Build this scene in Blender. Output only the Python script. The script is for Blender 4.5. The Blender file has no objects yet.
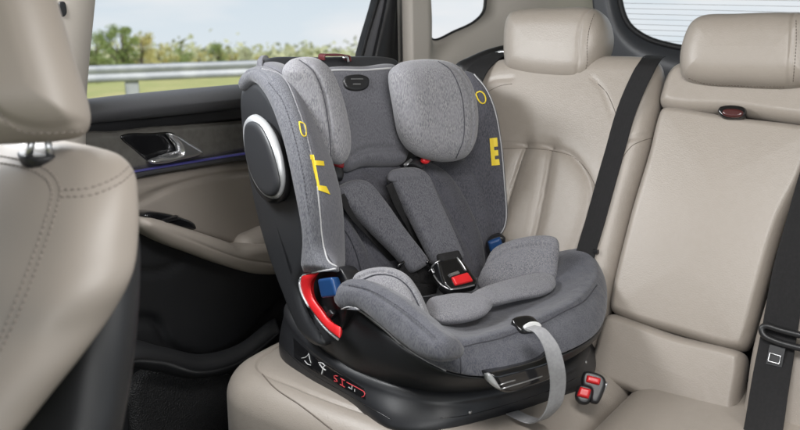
import bpy, math, random
import numpy as np
from mathutils import Vector
from mathutils.bvhtree import BVHTree
random.seed(4)
S=bpy.context.scene; COL=S.collection
V=Vector
# ------------------------------------------------------------------ camera
FPX=900.0; YAW=math.radians(35); PIT=math.radians(15)
cp,sp,cy,sy=math.cos(PIT),math.sin(PIT),math.cos(YAW),math.sin(YAW)
CAM=V((0,0,1.3)); CF=V((-sy*cp,cy*cp,-sp)); CR=V((cy,sy,0)); CU=V((-sy*sp,cy*sp,cp))
def ray(x,y): return CF+CR*((x-400)/FPX)+CU*((215-y)/FPX)
def at(p,o,n):
    r=ray(p[0],p[1]); return CAM+r*((o-CAM).dot(n)/r.dot(n))
X=V((1,0,0)); Y=V((0,1,0)); Z=V((0,0,1))
def ox(p,x): return at(p,V((x,0,0)),X)
def oy(p,y): return at(p,V((0,y,0)),Y)
def oz(p,z): return at(p,V((0,0,z)),Z)
# ------------------------------------------------------------------ things
REG={}
def tag(o,label=None,cat=None,group=None,kind=None):
    if label:o['label']=label
    if cat:o['category']=cat
    if group:o['group']=group
    if kind:o['kind']=kind
    return o
def empty(name,loc,label,cat,group=None):
    o=bpy.data.objects.new(name,None);o.location=loc;o.empty_display_size=.05;COL.objects.link(o)
    REG[o.name]=dict(org=V(loc));tag(o,label,cat,group);return o
def link(name,vs,fs,mat,parent=None,smooth=True,loc=None):
    vs=[V(v) for v in vs]
    org=REG[parent.name]['org'] if parent else (V(loc) if loc is not None else V((0,0,0)))
    me=bpy.data.meshes.new(name);me.from_pydata([tuple(v-org) for v in vs],[],[tuple(int(i) for i in f) for f in fs]);
    me.validate();me.update()
    if isinstance(mat,(list,tuple)):
        for m in mat: me.materials.append(m)
    else: me.materials.append(mat)
    if smooth: me.polygons.foreach_set('use_smooth',[True]*len(me.polygons))
    o=bpy.data.objects.new(name,me);COL.objects.link(o)
    if parent:o.parent=parent
    else:o.location=org
    REG[o.name]=dict(org=org,v=vs,f=fs)
    return o
def bvh(*objs):
    vs=[];fs=[]
    for o in objs:
        r=REG[o.name];k=len(vs);vs+=r['v'];fs+=[tuple(int(i)+k for i in f) for f in r['f']]
    return BVHTree.FromPolygons(vs,fs)
def hit(T,p):
    r=ray(*p).normalized();h=T.ray_cast(CAM,r)
    if h[0] is None:return None
    n=h[1]
    if n.dot(r)>0:n=-n
    return h[0],n
# ------------------------------------------------------------------ curves
def cr(P,closed,n,uniform=True):
    P=np.array([list(p) for p in P],float);m=len(P);out=[]
    segs=m if closed else m-1;k=24
    for i in range(segs):
        if closed:p0,p1,p2,p3=P[(i-1)%m],P[i],P[(i+1)%m],P[(i+2)%m]
        else:
            p1,p2=P[i],P[i+1];p0=P[i-1] if i>0 else 2*p1-p2;p3=P[i+2] if i+2<m else 2*p2-p1
        d=[max(np.linalg.norm(b-a),1e-9)**.5 for a,b in((p0,p1),(p1,p2),(p2,p3))]
        m1=(p1-p0)/d[0]-(p2-p0)/(d[0]+d[1])+(p2-p1)/d[1];m2=(p2-p1)/d[1]-(p3-p1)/(d[1]+d[2])+(p3-p2)/d[2]
        m1*=d[1];m2*=d[1]
        for j in range(k):
            t=j/k;out.append((2*t**3-3*t*t+1)*p1+(t**3-2*t*t+t)*m1+(-2*t**3+3*t*t)*p2+(t**3-t*t)*m2)
    out.append(P[0] if closed else P[-1]);out=np.array(out)
    if not uniform: 
        idx=np.linspace(0,len(out)-1,n+1 if closed else n);a=np.array([np.interp(idx,np.arange(len(out)),out[:,c]) for c in range(P.shape[1])]).T
        return a[:-1] if closed else a
    L=np.concatenate([[0],np.cumsum(np.linalg.norm(np.diff(out,axis=0),axis=1))])
    q=np.linspace(0,L[-1],n+1 if closed else n)
    a=np.array([np.interp(q,L,out[:,c]) for c in range(P.shape[1])]).T
    return a[:-1] if closed else a
def segdist(Q,P,closed):
    A=P;B=np.roll(P,-1,axis=0)
    if not closed:A,B=P[:-1],P[1:]
    best=np.full(len(Q),1e9)
    for a,b in zip(A,B):
        d=b-a;l=max(d@d,1e-12);t=np.clip(((Q-a)@d)/l,0,1);w=Q-a-t[:,None]*d
        best=np.minimum(best,np.sqrt((w*w).sum(1)))
    return best
def sh(P,f=.16):
    """keep a polygon's corners crisp when it is smoothed"""
    out=[];n=len(P)
    for i in range(n):
        a,b,c=P[i-1],P[i],P[(i+1)%n]
        out.append(tuple(b[k]+(a[k]-b[k])*f for k in(0,1)));out.append(tuple(b[k]*.96+(a[k]+c[k])*.02 for k in(0,1)));out.append(tuple(b[k]+(c[k]-b[k])*f for k in(0,1)))
    return out
class Fr:
    def __init__(s,o,n,up=Z):
        s.o=V(o);s.n=V(n).normalized();s.u=V(up).cross(s.n).normalized();s.v=s.n.cross(s.u)
    def uv(s,p): d=at(p,s.o,s.n)-s.o;return (d.dot(s.u),d.dot(s.v))
    def w(s,u,v,h): return s.o+s.u*float(u)+s.v*float(v)+s.n*float(h)
    def l(s,p): d=V(p)-s.o;return (d.dot(s.u),d.dot(s.v))
def pad(name,fr,outline,mat,parent=None,front=.02,back=.02,r=None,seams=(),hf=None,skirt=False,N=160,M=36,px=True,puff=0,bend=None,pw=2.0,loc=None,ctr=None):
    """solid upholstered / moulded panel: outline in the plane fr, swelling to front and back, with real grooves"""
    o2=[fr.uv(p) for p in outline] if px else outline
    O=cr(o2,True,N);c=O.mean(0) if ctr is None else np.array(fr.uv(ctr) if px else ctr)
    if r is None:r=front
    size=np.linalg.norm(O-c,axis=1).max()
    e=min(.5,r/size*1.3);s=[1-e*(k/(M*.45))**1.6 for k in range(int(M*.45))]
    s+=list(np.linspace(1-e,0.02,M-len(s)))
    s=np.array(s);Q=(c+s[:,None,None]*(O-c)[None]).reshape(-1,2)
    Q=np.vstack([Q,c[None]]);d=segdist(Q,O,True);d[:N]=0
    t=np.clip(d/r,0,1);prof=(1-(1-t)**pw)**(1/pw)
    H=front*prof
    if puff: H=H+puff*(1-np.exp(-d/(size*.35)))
    for sm in seams:
        pts,w,dep=sm[:3];ps=[fr.uv(p) for p in pts] if px else pts
        sd=segdist(Q,cr(ps,False,60) if len(ps)>2 else np.array(ps),False)
        H=H-dep*np.exp(-(sd/w)**2)*np.clip(d/.004,0,1)
        if len(sm)>3: H=H-sm[3]*np.exp(-(sd/(w*5))**2)*t
    if hf is not None: H=H+hf(Q)*np.clip(d/(r*.6),0,1)
    def W(q,h):
        k=bend(q) if bend is not None else 0
        return fr.w(q[0],q[1],h+k)
    vs=[W(q,h) for q,h in zip(Q,H)];R=len(s);fs=[]
    for i in range(R-1):
        for j in range(N):
            a=i*N+j;b=i*N+(j+1)%N;fs.append((a,b,b+N,a+N))
    for j in range(N):fs.append(((R-1)*N+j,(R-1)*N+(j+1)%N,R*N))
    k=len(vs)
    if skirt:
        vs+=[W(q,-back) for q in Q[:N]];fs+=[(k+j,k+(j+1)%N,(j+1)%N,j) for j in range(N)];fs.append(tuple(k+N-1-j for j in range(N)))
    else:
        Hb=-back*prof;ix=list(range(N));st=4;rows=[0]+list(range(st,R,st))
        base=[ix]
        for i in rows[1:]:
            base.append([len(vs)+j for j in range(N)]);vs+=[W(Q[i*N+j],Hb[i*N+j]) for j in range(N)]
        vs.append(W(c,Hb[-1]));e_=len(vs)-1
        for A,B in zip(base[:-1],base[1:]):
            for j in range(N):fs.append((A[(j+1)%N],A[j],B[j],B[(j+1)%N]))
        A=base[-1]
        for j in range(N):fs.append((A[(j+1)%N],A[j],e_))
    return link(name,vs,fs,mat,parent,loc=loc)
def loft(name,rings,mat,parent=None,n=96,k=6,caps=True,closed=True,loc=None):
    """smooth surface through closed rings (same number of control points each)"""
    RR=[cr(r,closed,n,uniform=False) for r in rings];A=np.array(RR)
    m=(len(rings)-1)*k+1;B=np.zeros((m,n,3))
    for j in range(n):B[:,j]=cr(A[:,j],False,m,uniform=False)
    vs=[V(p) for p in B.reshape(-1,3)];fs=[]
    for i in range(m-1):
        for j in range(n if closed else n-1):
            a=i*n+j;b=i*n+(j+1)%n;fs.append((a,b,b+n,a+n))
    if caps:fs.append(tuple(range(n-1,-1,-1)));fs.append(tuple((m-1)*n+j for j in range(n)))
    return link(name,vs,fs,mat,parent,loc=loc)
def ribbon(name,L,R,mat,parent=None,bulge=.01,thick=.02,n=80,m=16,toward=None,pw=2.2,loc=None,seams=()):
    L=cr(L,False,n);R=cr(R,False,n);tw=V(toward) if toward is not None else None
    vs=[];rows=[]
    for side in(0,1):
        for i in range(n):
            a,b=V(L[i]),V(R[i]);i0,i1=max(i-1,0),min(i+1,n-1)
            tan=(V(L[i1])+V(R[i1])-V(L[i0])-V(R[i0]));nn=tan.cross(b-a)
            nn=nn.normalized() if nn.length>1e-9 else V((0,-1,0))
            ref=tw if tw is not None else (CAM-a)
            if nn.dot(ref)<0:nn=-nn
            e=min(1,min(i,n-1-i)/5+.05)**.5
            for j in range(m+1):
                s=j/m;s=.5-.5*math.cos(math.pi*s)
                pr=max(0,1-abs(2*s-1)**pw)**(1/pw)
                h=bulge*pr if side==0 else -thick*pr
                if side==0:
                    for (sc,w,dp) in seams:h-=dp*math.exp(-(((s-sc)*(b-a).length)/w)**2)
                vs.append(a.lerp(b,s)+nn*h*e)
    q=m+1;fs=[]
    for i in range(n-1):
        for j in range(m):
            a=i*q+j;fs.append((a,a+1,a+q+1,a+q));c=n*q+a;fs.append((c+1,c,c+q,c+q+1))
        for j in(0,m):
            a=i*q+j;c=n*q+a;f=(a,a+q,c+q,c);fs.append(f if j==0 else f[::-1])
    for i in(0,n-1):
        for j in range(m):
            a=i*q+j;c=n*q+a;f=(a+1,a,c,c+1);fs.append(f if i==0 else f[::-1])
    return link(name,vs,fs,mat,parent,loc=loc)
def tube(name,P,r,mat,parent=None,n=None,sides=8,closed=False,smoothp=True,loc=None,into=None):
    if smoothp and len(P)>2: 
        L=sum((V(a)-V(b)).length for a,b in zip(P[:-1],P[1:]));n=n or max(8,min(160,int(L/.004)));P=cr(P,closed,n)
    P=[V(p) for p in P];vs=[];fs=[];m=len(P);prev=None
    for i,p in enumerate(P):
        t=(P[(i+1)%m]-P[i-1]) if closed else (P[min(i+1,m-1)]-P[max(i-1,0)])
        t=t.normalized() if t.length>0 else Z
        u=prev if prev is not None else (V((0,0,1)) if abs(t.z)<.9 else X)
        u=(u-t*u.dot(t)).normalized();prev=u;w=t.cross(u)
        rr=r[min(i*len(r)//m,len(r)-1)] if isinstance(r,(list,tuple)) else r
        for j in range(sides):
            a=2*math.pi*j/sides;vs.append(p+(u*math.cos(a)+w*math.sin(a))*rr)
    for i in range(m if closed else m-1):
        for j in range(sides):
            a=i*sides+j;b=i*sides+(j+1)%sides;c=((i+1)%m)*sides+(j+1)%sides;d=((i+1)%m)*sides+j;fs.append((a,b,c,d))
    if not closed:fs.append(tuple(range(sides-1,-1,-1)));fs.append(tuple((m-1)*sides+j for j in range(sides)))
    if into is not None:
        k=len(into[0]);into[0].extend(vs);into[1].extend(tuple(i+k for i in f) for f in fs);return
    return link(name,vs,fs,mat,parent,loc=loc)
def strap(name,P,side,w,t,mat,parent=None,n=70,loc=None):
    """flat webbing through P, 'side' = direction(s) of its width"""
    P=[V(p) for p in cr(P,False,n)];vs=[];fs=[]
    xs=np.linspace(-.94,.94,15);rb=[1-.3*(k%2) for k in range(15)]
    XS=[(-1,-.35)]+[(x,-y) for x,y in zip(xs,rb)]+[(1,-.35),(1,.35)]+[(x,y) for x,y in zip(xs[::-1],rb)]+[(-1,.35)]
    if isinstance(side,list): SD=cr(side,False,n,uniform=False)
    ww=np.interp(np.linspace(0,1,n),np.linspace(0,1,len(w)),w) if isinstance(w,(list,tuple)) else [w]*n
    for i,p in enumerate(P):
        tn=(P[min(i+1,n-1)]-P[max(i-1,0)]).normalized();s=V(SD[i]) if isinstance(side,list) else V(side)
        s=(s-tn*s.dot(tn)).normalized();nn=tn.cross(s)
        for x,y in XS:
            vs.append(p+s*x*ww[i]/2+nn*y*t/2)
    q=len(XS)
    for i in range(n-1):
        for j in range(q):
            a=i*q+j;b=i*q+(j+1)%q;fs.append((a,b,b+q,a+q))
    fs.append(tuple(range(q-1,-1,-1)));fs.append(tuple((n-1)*q+j for j in range(q)))
    return link(name,vs,fs,mat,parent,loc=loc,smooth=True)
def seam(name,T,lines,r,mat,parent,lift=0.0,dash=None):
    """cord / stitching laid on a real surface"""
    buf=([],[])
    for ln in lines:
        c=cr(ln,False,max(10,int(sum(math.dist(a,b) for a,b in zip(ln[:-1],ln[1:]))/2)))
        pts=[]
        for p in c:
            h=hit(T,p)
            if h:
                if pts and (h[0]-pts[-1]).length>.06:break
                pts.append(h[0]+h[1]*lift)
        if len(pts)<3:continue
        if dash:
            q=cr(pts,False,max(4,int(sum((V(a)-V(b)).length for a,b in zip(pts[:-1],pts[1:]))/dash)))
            for i in range(0,len(q)-1):
                a,b=V(q[i]),V(q[i+1]);tube('',[a.lerp(b,.15),a.lerp(b,.8)],r,mat,sides=5,smoothp=False,into=buf)
        else: tube('',pts,r,mat,into=buf,sides=6)
    if not buf[0]:print('EMPTY seam',name);return None
    return link(name,buf[0],buf[1],mat,parent)
def decal(name,T,quads,mat,parent,lift=.0006,thick=.0012,g=8):
    """flat marks printed/sewn on a real surface: quads in photo pixels, thrown on the surface"""
    vs=[];fs=[]
    for q in quads:
        if len(q)==4:
            grid=[[tuple((1-v)*((1-u)*q[0][c]+u*q[1][c])+v*((1-u)*q[3][c]+u*q[2][c]) for c in(0,1)) for u in np.linspace(0,1,g)] for v in np.linspace(0,1,g)]
        hs=[[hit(T,p) for p in row] for row in grid]
        if any(h is None for row in hs for h in row):print('decal miss',name);continue
        k=len(vs);nn=sum((h[1] for row in hs for h in row),V((0,0,0))).normalized()
        for row in hs:
            for h in row:vs.append(h[0]+h[1]*(lift+thick))
        for row in hs:
            for h in row:vs.append(h[0]-h[1]*.0005)
        for i in range(g-1):
            for j in range(g-1):
                a=k+i*g+j;fs.append((a,a+1,a+g+1,a+g))
        bd=[i for i in range(g)]+[i*g+g-1 for i in range(1,g)]+[g*g-1-i for i in range(1,g)]+[(g-1-i)*g for i in range(1,g-1)]
        for i in range(len(bd)):
            a,b=bd[i],bd[(i+1)%len(bd)];fs.append((k+a,k+b,k+b+g*g,k+a+g*g))
    return link(name,vs,fs,mat,parent,smooth=False)
def box(name,o,u,v,w,mat,parent=None,bev=.15,loc=None):
    """bevelled box, centre o, half-axes u,v,w"""
    o,u,v,w=V(o),V(u),V(v),V(w);m=min(u.length,v.length,w.length)*bev*2
    import bmesh
    bm=bmesh.new();bmesh.ops.create_cube(bm,size=2)
    for x in bm.verts:x.co=o+u*x.co.x+v*x.co.y+w*x.co.z
    bmesh.ops.bevel(bm,geom=bm.edges[:],offset=m,segments=3,affect='EDGES',profile=.5)
    bm.verts.index_update();vs=[x.co.copy() for x in bm.verts];fs=[tuple(x.index for x in f.verts) for f in bm.faces];bm.free()
    return link(name,vs,fs,mat,parent,smooth=False,loc=loc)
# ------------------------------------------------------------------ materials
def mat(name,col,rough=.5,metal=0,bump=None,var=None,coat=0,sheen=0,spec=.5,voro=None,emit=None,weave=None,trans=0):
    m=bpy.data.materials.new(name);m.use_nodes=True;nt=m.node_tree;b=nt.nodes['Principled BSDF'];ln=nt.links
    b.inputs['Base Color'].default_value=(*col,1);b.inputs['Roughness'].default_value=rough;b.inputs['Metallic'].default_value=metal
    b.inputs['Coat Weight'].default_value=coat;b.inputs['Coat Roughness'].default_value=.12;b.inputs['Sheen Weight'].default_value=sheen
    b.inputs['Specular IOR Level'].default_value=spec;b.inputs['Transmission Weight'].default_value=trans
    tc=nt.nodes.new('ShaderNodeTexCoord');co=tc.outputs['Object']
    if var: # list of (scale, colour, amount)
        prev=None
        for sc,c2,amt in var:
            n=nt.nodes.new('ShaderNodeTexNoise');n.inputs['Scale'].default_value=sc;n.inputs['Detail'].default_value=4
            if sc>=500:
                mp=nt.nodes.new('ShaderNodeMapping');mp.inputs['Scale'].default_value=(1,1,.22);mp.inputs['Rotation'].default_value=(.3,.15,0);ln.new(co,mp.inputs[0]);ln.new(mp.outputs[0],n.inputs['Vector'])
            else: ln.new(co,n.inputs['Vector'])
            mr=nt.nodes.new('ShaderNodeMapRange');mr.inputs[1].default_value=.42;mr.inputs[2].default_value=.6;mr.inputs[4].default_value=amt;ln.new(n.outputs['Fac'],mr.inputs[0])
            mx=nt.nodes.new('ShaderNodeMix');mx.data_type='RGBA';ln.new(mr.outputs[0],mx.inputs[0]);mx.inputs[7].default_value=(*c2,1)
            if prev:ln.new(prev,mx.inputs[6])
            else:mx.inputs[6].default_value=(*col,1)
            prev=mx.outputs[2]
        ln.new(prev,b.inputs['Base Color'])
        mr=nt.nodes.new('ShaderNodeMapRange');mr.inputs[3].default_value=rough*.88;mr.inputs[4].default_value=min(1,rough*1.12);ln.new(n.outputs['Fac'],mr.inputs[0]);ln.new(mr.outputs[0],b.inputs['Roughness'])
    last=None
    def addb(h,s,d):
        nonlocal last
        bp=nt.nodes.new('ShaderNodeBump');bp.inputs['Strength'].default_value=s;bp.inputs['Distance'].default_value=d;ln.new(h,bp.inputs['Height'])
        if last:ln.new(last,bp.inputs['Normal'])
        last=bp.outputs[0]
    if voro:
        n=nt.nodes.new('ShaderNodeTexVoronoi');n.inputs['Scale'].default_value=voro[0];ln.new(co,n.inputs['Vector']);addb(n.outputs['Distance'],voro[1],voro[2])
    if bump:
        for sc,s,d in bump:
            n=nt.nodes.new('ShaderNodeTexNoise');n.inputs['Scale'].default_value=sc;n.inputs['Detail'].default_value=3;ln.new(co,n.inputs['Vector']);addb(n.outputs['Fac'],s,d)
    if weave:
        n=nt.nodes.new('ShaderNodeTexWave');n.inputs['Scale'].default_value=weave[0];n.inputs['Distortion'].default_value=1;mp=nt.nodes.new('ShaderNodeMapping')
        mp.inputs['Rotation'].default_value=weave[2];ln.new(co,mp.inputs[0]);ln.new(mp.outputs[0],n.inputs['Vector']);addb(n.outputs['Fac'],weave[1],.001)
    if last:ln.new(last,b.inputs['Normal'])
    if emit:b.inputs['Emission Color'].default_value=(*emit[0],1);b.inputs['Emission Strength'].default_value=emit[1]
    return m
LEA=mat('beige_leather',(.305,.269,.233),.40,voro=(420,.22,.0008),bump=[(11,.14,.008)],var=[(3,(.268,.236,.204),.55),(90,(.32,.282,.247),.35)],sheen=.05)
LEAF=mat('smooth_beige_leather',(.27,.238,.207),.5,var=[(3,(.25,.22,.19),.5)])
TRIMP=mat('pale_pillar_trim',(.43,.395,.355),.65,bump=[(600,.15,.0006)],var=[(5,(.41,.375,.335),.4)])
LEA2=mat('taupe_leather_insert',(.36,.325,.285),.5,voro=(420,.25,.0008),bump=[(10,.3,.006)],var=[(4,(.33,.30,.26),.5)])
TRIM=mat('beige_trim',(.30,.265,.232),.6,bump=[(600,.15,.0006)],var=[(5,(.28,.247,.215),.4)])
STIF=mat('fabric_stitch_thread',(.08,.08,.095),.8)
STIS=mat('soft_stitch_thread',(.23,.20,.175),.8)
STI=mat('stitch_thread',(.15,.125,.105),.8)
STIL=mat('pale_stitch_thread',(.50,.46,.40),.8)
FL=mat('light_melange_fabric',(.275,.271,.28),.9,sheen=.25,bump=[(900,.5,.0009),(28,.25,.006)],var=[(820,(.095,.096,.115),.78),(45,(.22,.217,.235),.5)],spec=.2)
FI_=mat('insert_melange_fabric',(.215,.212,.222),.92,sheen=.2,bump=[(900,.5,.0009),(24,.4,.008)],var=[(820,(.07,.071,.088),.78),(45,(.18,.178,.195),.5)],spec=.2)
FM=mat('mid_melange_fabric',(.14,.139,.154),.92,sheen=.2,bump=[(900,.5,.0012),(24,.25,.006)],var=[(700,(.075,.075,.088),.75),(40,(.12,.12,.135),.5)],spec=.2)
FD=mat('dark_melange_fabric',(.108,.109,.121),.92,sheen=.2,bump=[(900,.5,.0009),(24,.5,.009)],var=[(820,(.04,.042,.06),.78),(50,(.135,.137,.152),.25)],spec=.2)
FH_=mat('harness_melange_fabric',(.14,.139,.152),.92,sheen=.2,bump=[(900,.5,.0009)],var=[(820,(.045,.046,.06),.78),(60,(.13,.13,.145),.4)],spec=.2)
FDK=mat('charcoal_fabric',(.052,.052,.062),.92,sheen=.15,bump=[(800,.5,.001)],var=[(650,(.03,.03,.037),.7)],spec=.2)
PIP=mat('piping',(.42,.42,.43),.7)
PIPD=mat('dark_piping',(.05,.05,.06),.8)
PLK=mat('matt_black_plastic',(.015,.0155,.017),.45,bump=[(700,.25,.0007)],var=[(9,(.012,.0125,.014),.6)])
PLS=mat('charcoal_plastic',(.028,.029,.032),.42,bump=[(700,.25,.0007)],var=[(9,(.026,.027,.03),.6)])
PLB=mat('black_plastic',(.012,.012,.013),.38,bump=[(500,.15,.0006)],var=[(12,(.016,.016,.018),.5)])
PLG=mat('gloss_black',(.008,.008,.009),.12,coat=.5,var=[(20,(.011,.011,.012),.5)])
BASEM=mat('base_plastic',(.017,.0175,.02),.42,bump=[(600,.12,.0005)],var=[(9,(.022,.023,.026),.5)],coat=.05)
FW=mat('wing_melange_fabric',(.155,.157,.17),.92,sheen=.2,bump=[(800,.5,.0012),(24,.3,.006)],var=[(820,(.055,.057,.075),.78),(50,(.12,.122,.135),.3)],spec=.2)
CHR=mat('brushed_silver',(.62,.62,.63),.28,metal=.9)
SILV=mat('silver_paint',(.48,.49,.50),.38,metal=.35)
RED=mat('red_plastic',(.62,.018,.022),.35,var=[(30,(.55,.014,.018),.4)])
REDL=mat('red_print',(.62,.05,.06),.5)
BLU=mat('blue_plastic',(.012,.055,.17),.4,var=[(30,(.01,.045,.15),.4)])
YEL=mat('yellow_print',(.78,.58,.03),.6)
WHT=mat('white_print',(.65,.65,.65),.5)
WEB=mat('black_webbing',(.014,.0135,.014),.75,weave=(260,.6,(0,0,.3)),var=[(200,(.022,.021,.022),.5)],spec=.3)
WEBG=mat('grey_webbing',(.33,.33,.34),.6,weave=(700,.3,(0,.3,.3)),var=[(200,(.25,.25,.26),.5)])
DARKT=mat('dark_door_trim',(.012,.0125,.014),.5,bump=[(500,.3,.001)],var=[(8,(.015,.0155,.017),.5)])
BELTT=mat('charcoal_window_sill_trim',(.075,.076,.082),.5,bump=[(500,.3,.001)],var=[(8,(.065,.066,.072),.5)])
WOOD=mat('grey_woven_inlay',(.12,.115,.105),.45,weave=(55,.5,(.2,.1,0)),var=[(60,(.085,.08,.073),.6)])
AMB=mat('ambient_light_strip',(.06,.06,.16),.3,emit=((.12,.11,.7),.06))
SEAL=mat('rubber_seal',(.012,.012,.013),.6)
LATCH=mat('dark_red_latch',(.06,.012,.012),.3,coat=.4)
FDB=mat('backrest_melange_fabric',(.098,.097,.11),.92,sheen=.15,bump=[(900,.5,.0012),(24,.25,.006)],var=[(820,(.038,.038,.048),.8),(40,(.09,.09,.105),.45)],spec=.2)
# ================================================================== CHILD SEAT
CO=V((-.823,1.262,.63));CA=V((.927,-.374,0)).normalized();CB=V((.374,.927,0)).normalized()
def lp(a,b,z): return CO+CA*a+CB*b+Z*z
def pa(p,a): return at(p,lp(a,0,0),CA)
def pb(p,b): return at(p,lp(0,b,0),CB)
def pz(p,z): return at(p,lp(0,0,z),Z)
cs=empty('child_seat',CO,'grey melange fabric child car seat with side wings, standing on the beige rear bench','child seat')
# --- base platform
def ringz(pts,z): return [pz(p,z) for p in pts]
bot=[(281,358),(306,378),(345,399),(392,428),(440,431),(495,419),(548,402),(585,386),(590,350),(500,320),(380,310),(290,335)]
top=[(284,310),(303,340),(340,370),(395,392),(440,401),(495,395),(548,380),(584,360),(582,325),(500,300),(380,285),(300,295)]
c0=sum((pz(p,0) for p in bot),V((0,0,0)))/12
def inset(R,k,dz=0): 
    c=sum((V(p) for p in R),V((0,0,0)))/len(R);return [c+(V(p)-c)*k+Z*dz for p in R]
def zr(px,zs): return [pz(p,z) for p,z in zip(px,zs)]
B0=ringz(bot,.0)
zt=[.085,.06,.05,.045,.04,.04,.04,.045,.05,.06,.07,.085]
B2=zr(top,zt)
B1=[V(a).lerp(V(b),.35)+(V(a)-c0).normalized()*.004 for a,b in zip(B0,B2)]
base=loft('base',[inset(B0,.97,-.008),B0,B1,[V(a).lerp(V(b),.85)for a,b in zip(B0,B2)],B2,inset(B2,.96,.008),inset(B2,.8,.012)],BASEM,cs,n=144)
_T=bvh(base)
seam('mould_line',_T,[[(285,350),(308,371),(345,393),(392,420)],[(440,418),(462,416),(495,408),(548,391),(582,375)]],.0007,PLG,base,.0)
for q_ in((586,362),(470,412)):
    h_=hit(_T,q_)
    if h_:tube('screw',[h_[0]-h_[1]*.002,h_[0]+h_[1]*.001],.0028,CHR,base,smoothp=False)
# --- bowl-shaped seat shell over the base
s_bot=[(345,366),(372,377),(404,386),(440,391),(490,388),(545,370),(580,345),(583,310),(560,285),(440,270),(350,280),(300,318)]
zb=[.055,.055,.055,.055,.055,.055,.06,.06,.07,.08,.09,.085]
s_top=[(350,303),(378,325),(408,349),(446,370),(487,376),(545,360),(598,331),(604,288),(585,262),(480,268),(390,280),(338,296)]
zt2=[.166,.150,.135,.118,.113,.113,.113,.13,.15,.08,.09,.172]
SB0=zr(s_bot,zb);ST=zr(s_top,zt2)
mid=[V(a).lerp(V(b),.5)+((V(a)-c0)*V((1,1,0))).normalized()*.012 for a,b in zip(SB0,ST)]
shell=loft('seat_shell',[inset(SB0,.9,-.02),SB0,mid,inset(ST,.985,-.004),inset(ST,.9,-.01)],PLK,cs,n=144)
# --- left outer shell panel (facing the door and the camera)
FS=Fr(lp(0,-.225,0),-CB)
side=pad('side_shell',FS,[(245,92),(260,78),(277,96),(293,135),(306,195),(312,240),(311,262),(302,288),(308,308),(320,328),(326,344),(318,345),(303,331),(285,290),(266,235),(251,165)],PLS,cs,front=.012,back=.05,r=.018,N=200,M=40,ctr=(283,225))
# mirrored right side shell
FSR=Fr(lp(0,.20,0),CB)
_q=[FSR.l(lp(a,.19,z)) for a,z in[(-.27,.42),(-.24,.48),(-.19,.49),(-.13,.44),(-.11,.33),(-.09,.2),(-.07,.1),(-.12,.06),(-.2,.12),(-.25,.28)]]
pad('side_shell',FSR,_q,PLS,cs,front=.004,back=.05,r=.02,px=False,N=120,M=20)
# back shell
rec=(CA*.93+Z*.33).normalized()
FB=Fr(lp(-.20,0,.36),rec)
pad('back_shell',FB,[(-.19,.06),(-.15,.10),(0,.11),(.12,.10),(.16,.06),(.18,0),(.17,-.2),(.1,-.28),(-.1,-.28),(-.19,-.2),(-.215,0)],PLS,cs,front=.03,back=.05,r=.05,px=False,N=120,M=24)
FT=Fr(lp(-.185,0,.5),rec)
pad('headrest_shell',FT,[(257,75),(260,63),(268,58.5),(320,57.5),(384,57.5),(395,61),(400,72),(395,110),(300,110),(262,90)],PLS,cs,front=.014,back=.02,r=.014,N=160,M=24)
# red release loop on the headrest top
lp_=[pa(p,-.17) for p in [(322,60),(322,55.5),(330,55),(343,55.2),(347,56.5),(348,61)]]
strap('release_strap',lp_,CA,.022,.003,mat('dark_red_webbing',(.09,.012,.014),.5),cs,n=40)
tube('strap_clip',[pa(p,-.155) for p in [(343,58),(347,57),(348.5,62)]],.0022,CHR,cs)
# --- side impact protector disc
FDc=Fr(lp(0,-.246,0),-CB)
sc=pad('side_impact_disc',FDc,[(250,128),(257,118),(268,124),(279,143),(286,168),(287,190),(281,202),(271,202),(259,187),(251,158)],PLB,cs,front=.012,back=.014,r=.01,N=100,M=20)
FD2=Fr(lp(0,-.256,0),-CB)
rim=pad('disc_rim',FD2,[(248,124),(254,114.5),(264,119),(275,136),(282,160),(284,182),(280,197),(270,197),(258,181),(250,155)],SILV,sc,front=.012,back=.006,r=.011,N=100,M=20)
FD3=Fr(lp(0,-.266,0),-CB)
pad('disc_cover',FD3,[(245.5,134),(247,124),(254,121),(262,127),(271,145),(277,167),(280,186),(276,195),(265,194),(254,178),(247,155)],PLS,sc,front=.006,back=.004,r=.012,N=100,M=20)
# --- left wing, fabric
wl=[pb(p,-.235) for p in[(243.5,79),(244.5,91),(257,84),(271,98),(285,132),(298,186),(306,235),(304,272)]]
wm=[pb(p,-.222) for p in[(254,68.5),(262,67),(272,69),(284,77),(299,110),(312,155),(319,200),(324,248),(338,271)]]
def fix(L,k):return [V(p) for p in cr(L,False,k)]
wingo=ribbon('wing_cover',wl,wm,FW,cs,bulge=.020,thick=.02,n=130,m=24,seams=[(.62,.003,.0025)])
wi=[pb(p,-.165) for p in[(262,67),(285,69),(300,88),(315,122),(330,160),(340,198),(343,240),(342,275)]]
wingi=ribbon('wing_lining',wm,wi,FM,cs,bulge=.010,thick=.02,n=110,m=20)
T=bvh(wingo,wingi)
seam('wing_piping',T,[[(262,69),(282,76),(299,111),(311.5,155),(317,185)]],.0013,FL,cs,.0003)
seam('wing_piping',T,[[(317,186),(318.5,200),(322,235),(325,252),(329,262),(337,267)]],.0015,PIP,cs,.0005)
seam('wing_stitching',T,[[(268,82),(282,100),(294,135),(304,180),(309,215)]],.0006,STIF,cs,.0006,dash=.006)
Ti=bvh(wingi,wingo)
decal('yellow_mark',Ti,[[(310,155),(313.5,155),(314.5,160),(310.7,159.5)],[(314,160.5),(322.8,161.3),(323.6,166),(315,165.2)],[(311.4,159),(314.4,160),(319.5,186),(317.2,188)],[(318,185),(325.5,186.5),(329.5,194.5),(318.4,190)]],YEL,cs)
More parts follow.
